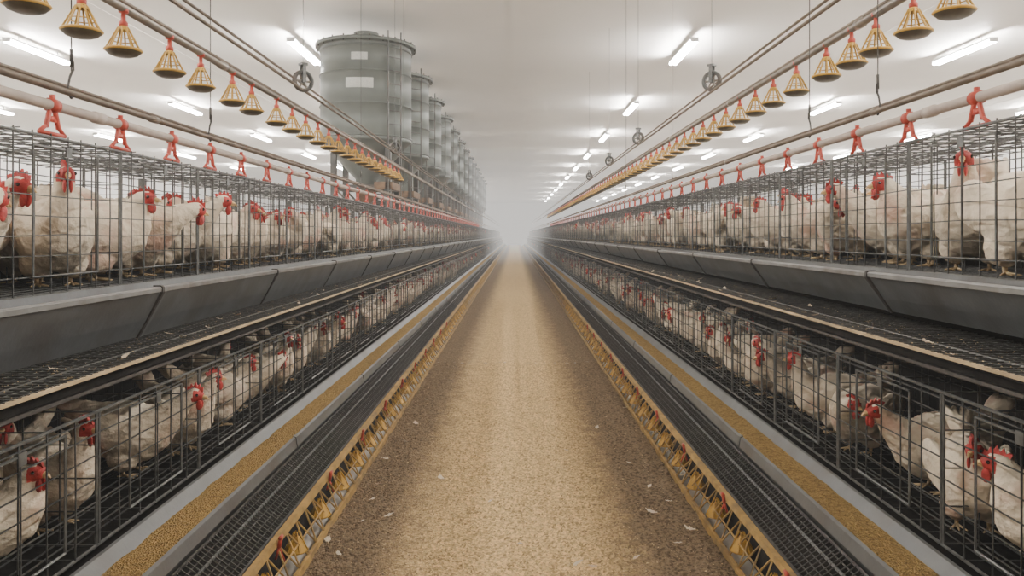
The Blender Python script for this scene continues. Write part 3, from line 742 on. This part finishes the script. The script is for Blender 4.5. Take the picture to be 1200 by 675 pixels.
    for sg in(-1,1):
        b=MB(); b.ell((0.022,sg*0.009,-0.035),(0.012,0.005,0.021),'skin',None,10,8); w.append(T(b,'wattle'))
    b=MB(); b.tube((0.024,0,0.0),(0.044,0,-0.004),0.0105,'beak',10,0.006); b.tube((0.044,0,-0.004),(0.056,0,-0.013),0.006,'beak',10,0.001); b.tube((0.026,0,-0.008),(0.046,0,-0.012),0.007,'beak',8,0.002)
    beak=T(b,'beak')
    ey=[]
    for sg in(-1,1):
        b=MB(); b.ell((0.014,sg*0.0235,0.006),(0.0055,0.004,0.0055),'eye',None,10,8); ey.append(T(b,'eye'))
    legs=[]
    for sg in(-1,1):
        b=MB(); b.tube((0.0,sg*0.045,0.065),(-0.010,sg*0.047,0.035),0.010,'leg',8,0.0075); b.tube((-0.010,sg*0.047,0.038),(0.002,sg*0.048,0.008),0.0072,'leg',8,0.0065)
        for a in(-0.5,0,0.5,math.pi):
            ln=0.052 if a<3 else 0.026
            b.tube((0.002,sg*0.048,0.008),(0.002+ln*math.cos(a),sg*0.048+ln*math.sin(a),0.004),0.0055,'leg',6,0.0025,True)
        legs.append(b.mesh('leg',True))
    fb=MB(); I=Matrix.Identity(4); fb.add(low,I,['feather','skin'])
    fb.add(comb,I,['skin']); [fb.add(x,I,['skin']) for x in w]; fb.add(beak,I,['beak']); [fb.add(x,I,['leg']) for x in legs]
    HEN.append(dict(body=body,parts=[('comb',comb),('wattle',w[0]),('wattle',w[1]),('beak',beak),('eye',ey[0]),('eye',ey[1]),('leg',legs[0]),('leg',legs[1])],far=fb.mesh('hen',True),farb=fb))

# nearest birds one by one (y, depth from wires, pose, turn)
HERO={(-1,'upper'):[(2.62,0.30,6,0.2),(3.10,0.42,1,-0.15),(3.60,0.26,0,-0.85),(4.02,0.30,4,0.6),(4.38,0.28,6,-0.3),(4.80,0.32,1,0.4),(5.2,0.18,5,-1.3),(5.65,0.28,4,0.3)],
      (1,'upper'):[(2.70,0.30,6,-0.2),(3.16,0.20,4,1.3),(3.62,0.26,0,0.9),(4.15,0.30,4,0.35),(4.55,0.38,1,-0.2),(5.0,0.26,6,0.7),(5.45,0.28,4,-0.4)],
      (-1,'lower'):[(2.52,0.26,4,0.3),(2.96,0.27,0,-0.4),(3.62,0.30,1,0.1),(4.0,0.22,3,-0.5),(4.55,0.24,4,0.9),(4.95,0.28,6,0.1),(5.5,0.22,0,-0.7)],
      (1,'lower'):[(2.5,0.24,4,-0.2),(2.95,0.20,4,1.2),(3.38,0.30,1,0.15),(4.0,0.24,6,0.7),(4.40,0.26,0,-0.2),(4.95,0.30,1,0.2),(5.35,0.22,3,0.5)]}
pl=[]
rnd=random.Random(31)
for s in(-1,1):
    S=SIDE[s]
    for tier in('lower','upper'):
        if tier=='lower': fx=LF+S['lx']; z=LCB+0.004; sc=1.17
        else: fx=UF; z=S['uc_b']+0.004; sc=1.46
        for (y,dx,v,turn) in HERO[(s,tier)]:
            pl.append((y,s,tier,fx+dx,z,v,turn,sc*rnd.uniform(0.95,1.03),0))
            if rnd.random()<(0.25 if tier=='lower' else 0.8):
                pl.append((y+0.22,s,tier,fx+0.52,z,rnd.choice([0,3,4]),rnd.choice([-1,1])*rnd.uniform(1.2,1.8),sc*0.9,0))
        y=HERO[(s,tier)][-1][0]+0.42
        while y<99.5:
            v=rnd.choice([0,1,3,4,4,1,6,5,6])
            off=0.20 if v not in(1,6) else 0.25
            turn=rnd.uniform(-1.1,1.1) if rnd.random()<0.8 else rnd.choice([-1,1])*1.4
            if abs(turn)>1.2: off=0.14
            pl.append((y,s,tier,fx+off*sc+rnd.uniform(-0.02,0.05),z,v,turn,sc*rnd.uniform(0.84,1.04),rnd.uniform(-0.08,0.06)))
            if rnd.random()<(0.25 if tier=='lower' else 0.7) and y<60:
                pl.append((y+0.2,s,tier,fx+0.50+rnd.uniform(-0.02,0.02),z,rnd.choice([0,3,4]),rnd.choice([-1,1])*rnd.uniform(1.2,1.8),sc*0.9,0))
            gap=rnd.uniform(0.32,0.44) if rnd.random()<0.8 or tier=='upper' else rnd.uniform(0.55,0.7)
            y+=gap*(1.0 if tier=='lower' else 1.05)*(1 if y<60 else 1.6)
pl.sort(key=lambda t:t[0])
near=pl[:300]; rest=pl[300:]
tm={}
for i,(y,s,tier,x,z,v,turn,sc,pt) in enumerate(near):
    rot=(0 if s==-1 else math.pi)+turn
    loc=(s*x,y,z)
    if i<130:
        if v not in tm:
            o=obj('hen',HEN[v]['body'],loc,rot,sc,label='white laying hen with red comb inside a wire cage',cat='hen',group='caged white hens',pitch=pt)
            tm[v]=(o,[obj(n,m,parent=o) for n,m in HEN[v]['parts']])
        else: copytree(tm[v][0],tm[v][1],loc,rot,sc,pt)
    else:
        obj('hen',HEN[v]['far'],loc,rot,sc,label='white laying hen with red comb inside a wire cage',cat='hen',group='caged white hens',pitch=pt)
fl=MB()
for(y,s,tier,x,z,v,turn,sc,pt) in rest:
    rot=(0 if s==-1 else math.pi)+turn
    mx=Matrix.Translation((s*x,y,z))@Matrix.Rotation(rot,4,'Z')@Matrix.Scale(sc,4)
    fl.merge(HEN[v]['farb'],mx)
obj('hen_flock',fl.mesh('hen_flock',True),label='distant white hens crowded in the far cages',cat='hens',kind='stuff')

# ------------------------------------------------------------------ haze
def fogvol(nt,sig,rad,out):
    ab=nt.nodes.new('ShaderNodeVolumeAbsorption'); ab.inputs['Color'].default_value=(0,0,0,1); ab.inputs['Density'].default_value=sig
    em=nt.nodes.new('ShaderNodeEmission'); em.inputs[0].default_value=(1.0,0.96,0.91,1); em.inputs[1].default_value=sig*rad
    ad=nt.nodes.new('ShaderNodeAddShader'); nt.links.new(ab.outputs[0],ad.inputs[0]); nt.links.new(em.outputs[0],ad.inputs[1])
    nt.links.new(ad.outputs[0],out.inputs['Volume'])
w=bpy.data.worlds.new('World'); SC.world=w; w.use_nodes=True
nt=w.node_tree; nt.nodes.clear()
o=nt.nodes.new('ShaderNodeOutputWorld'); bg=nt.nodes.new('ShaderNodeBackground'); bg.inputs[0].default_value=(0.6,0.6,0.6,1); bg.inputs[1].default_value=0.3
nt.links.new(bg.outputs[0],o.inputs['Surface'])
fogvol(nt,0.0028,0.95,o)
hm=bpy.data.materials.new('dusty_haze'); hm.use_nodes=True; hm.node_tree.nodes.clear()
fogvol(hm.node_tree,0.020,0.92,hm.node_tree.nodes.new('ShaderNodeOutputMaterial'))
M['haze']=hm
hb=MB(); hb.box((-WX+0.1,38,0.0),(WX-0.1,Y1-0.1,CZ-0.4),'haze')
obj('haze',hb.mesh('haze'),label='pale dusty haze filling the distant end of the house',cat='haze',kind='stuff')

# ------------------------------------------------------------------ camera
cam=bpy.data.cameras.new('camera'); cam.lens=27; cam.sensor_width=36; cam.shift_y=-62.5/1200; cam.shift_x=-3/1200
cam.clip_end=300; cam.clip_start=0.05
co=bpy.data.objects.new('camera',cam); co.location=(0,0,H); co.rotation_euler=(math.radians(90),0,0); COL.objects.link(co); SC.camera=co
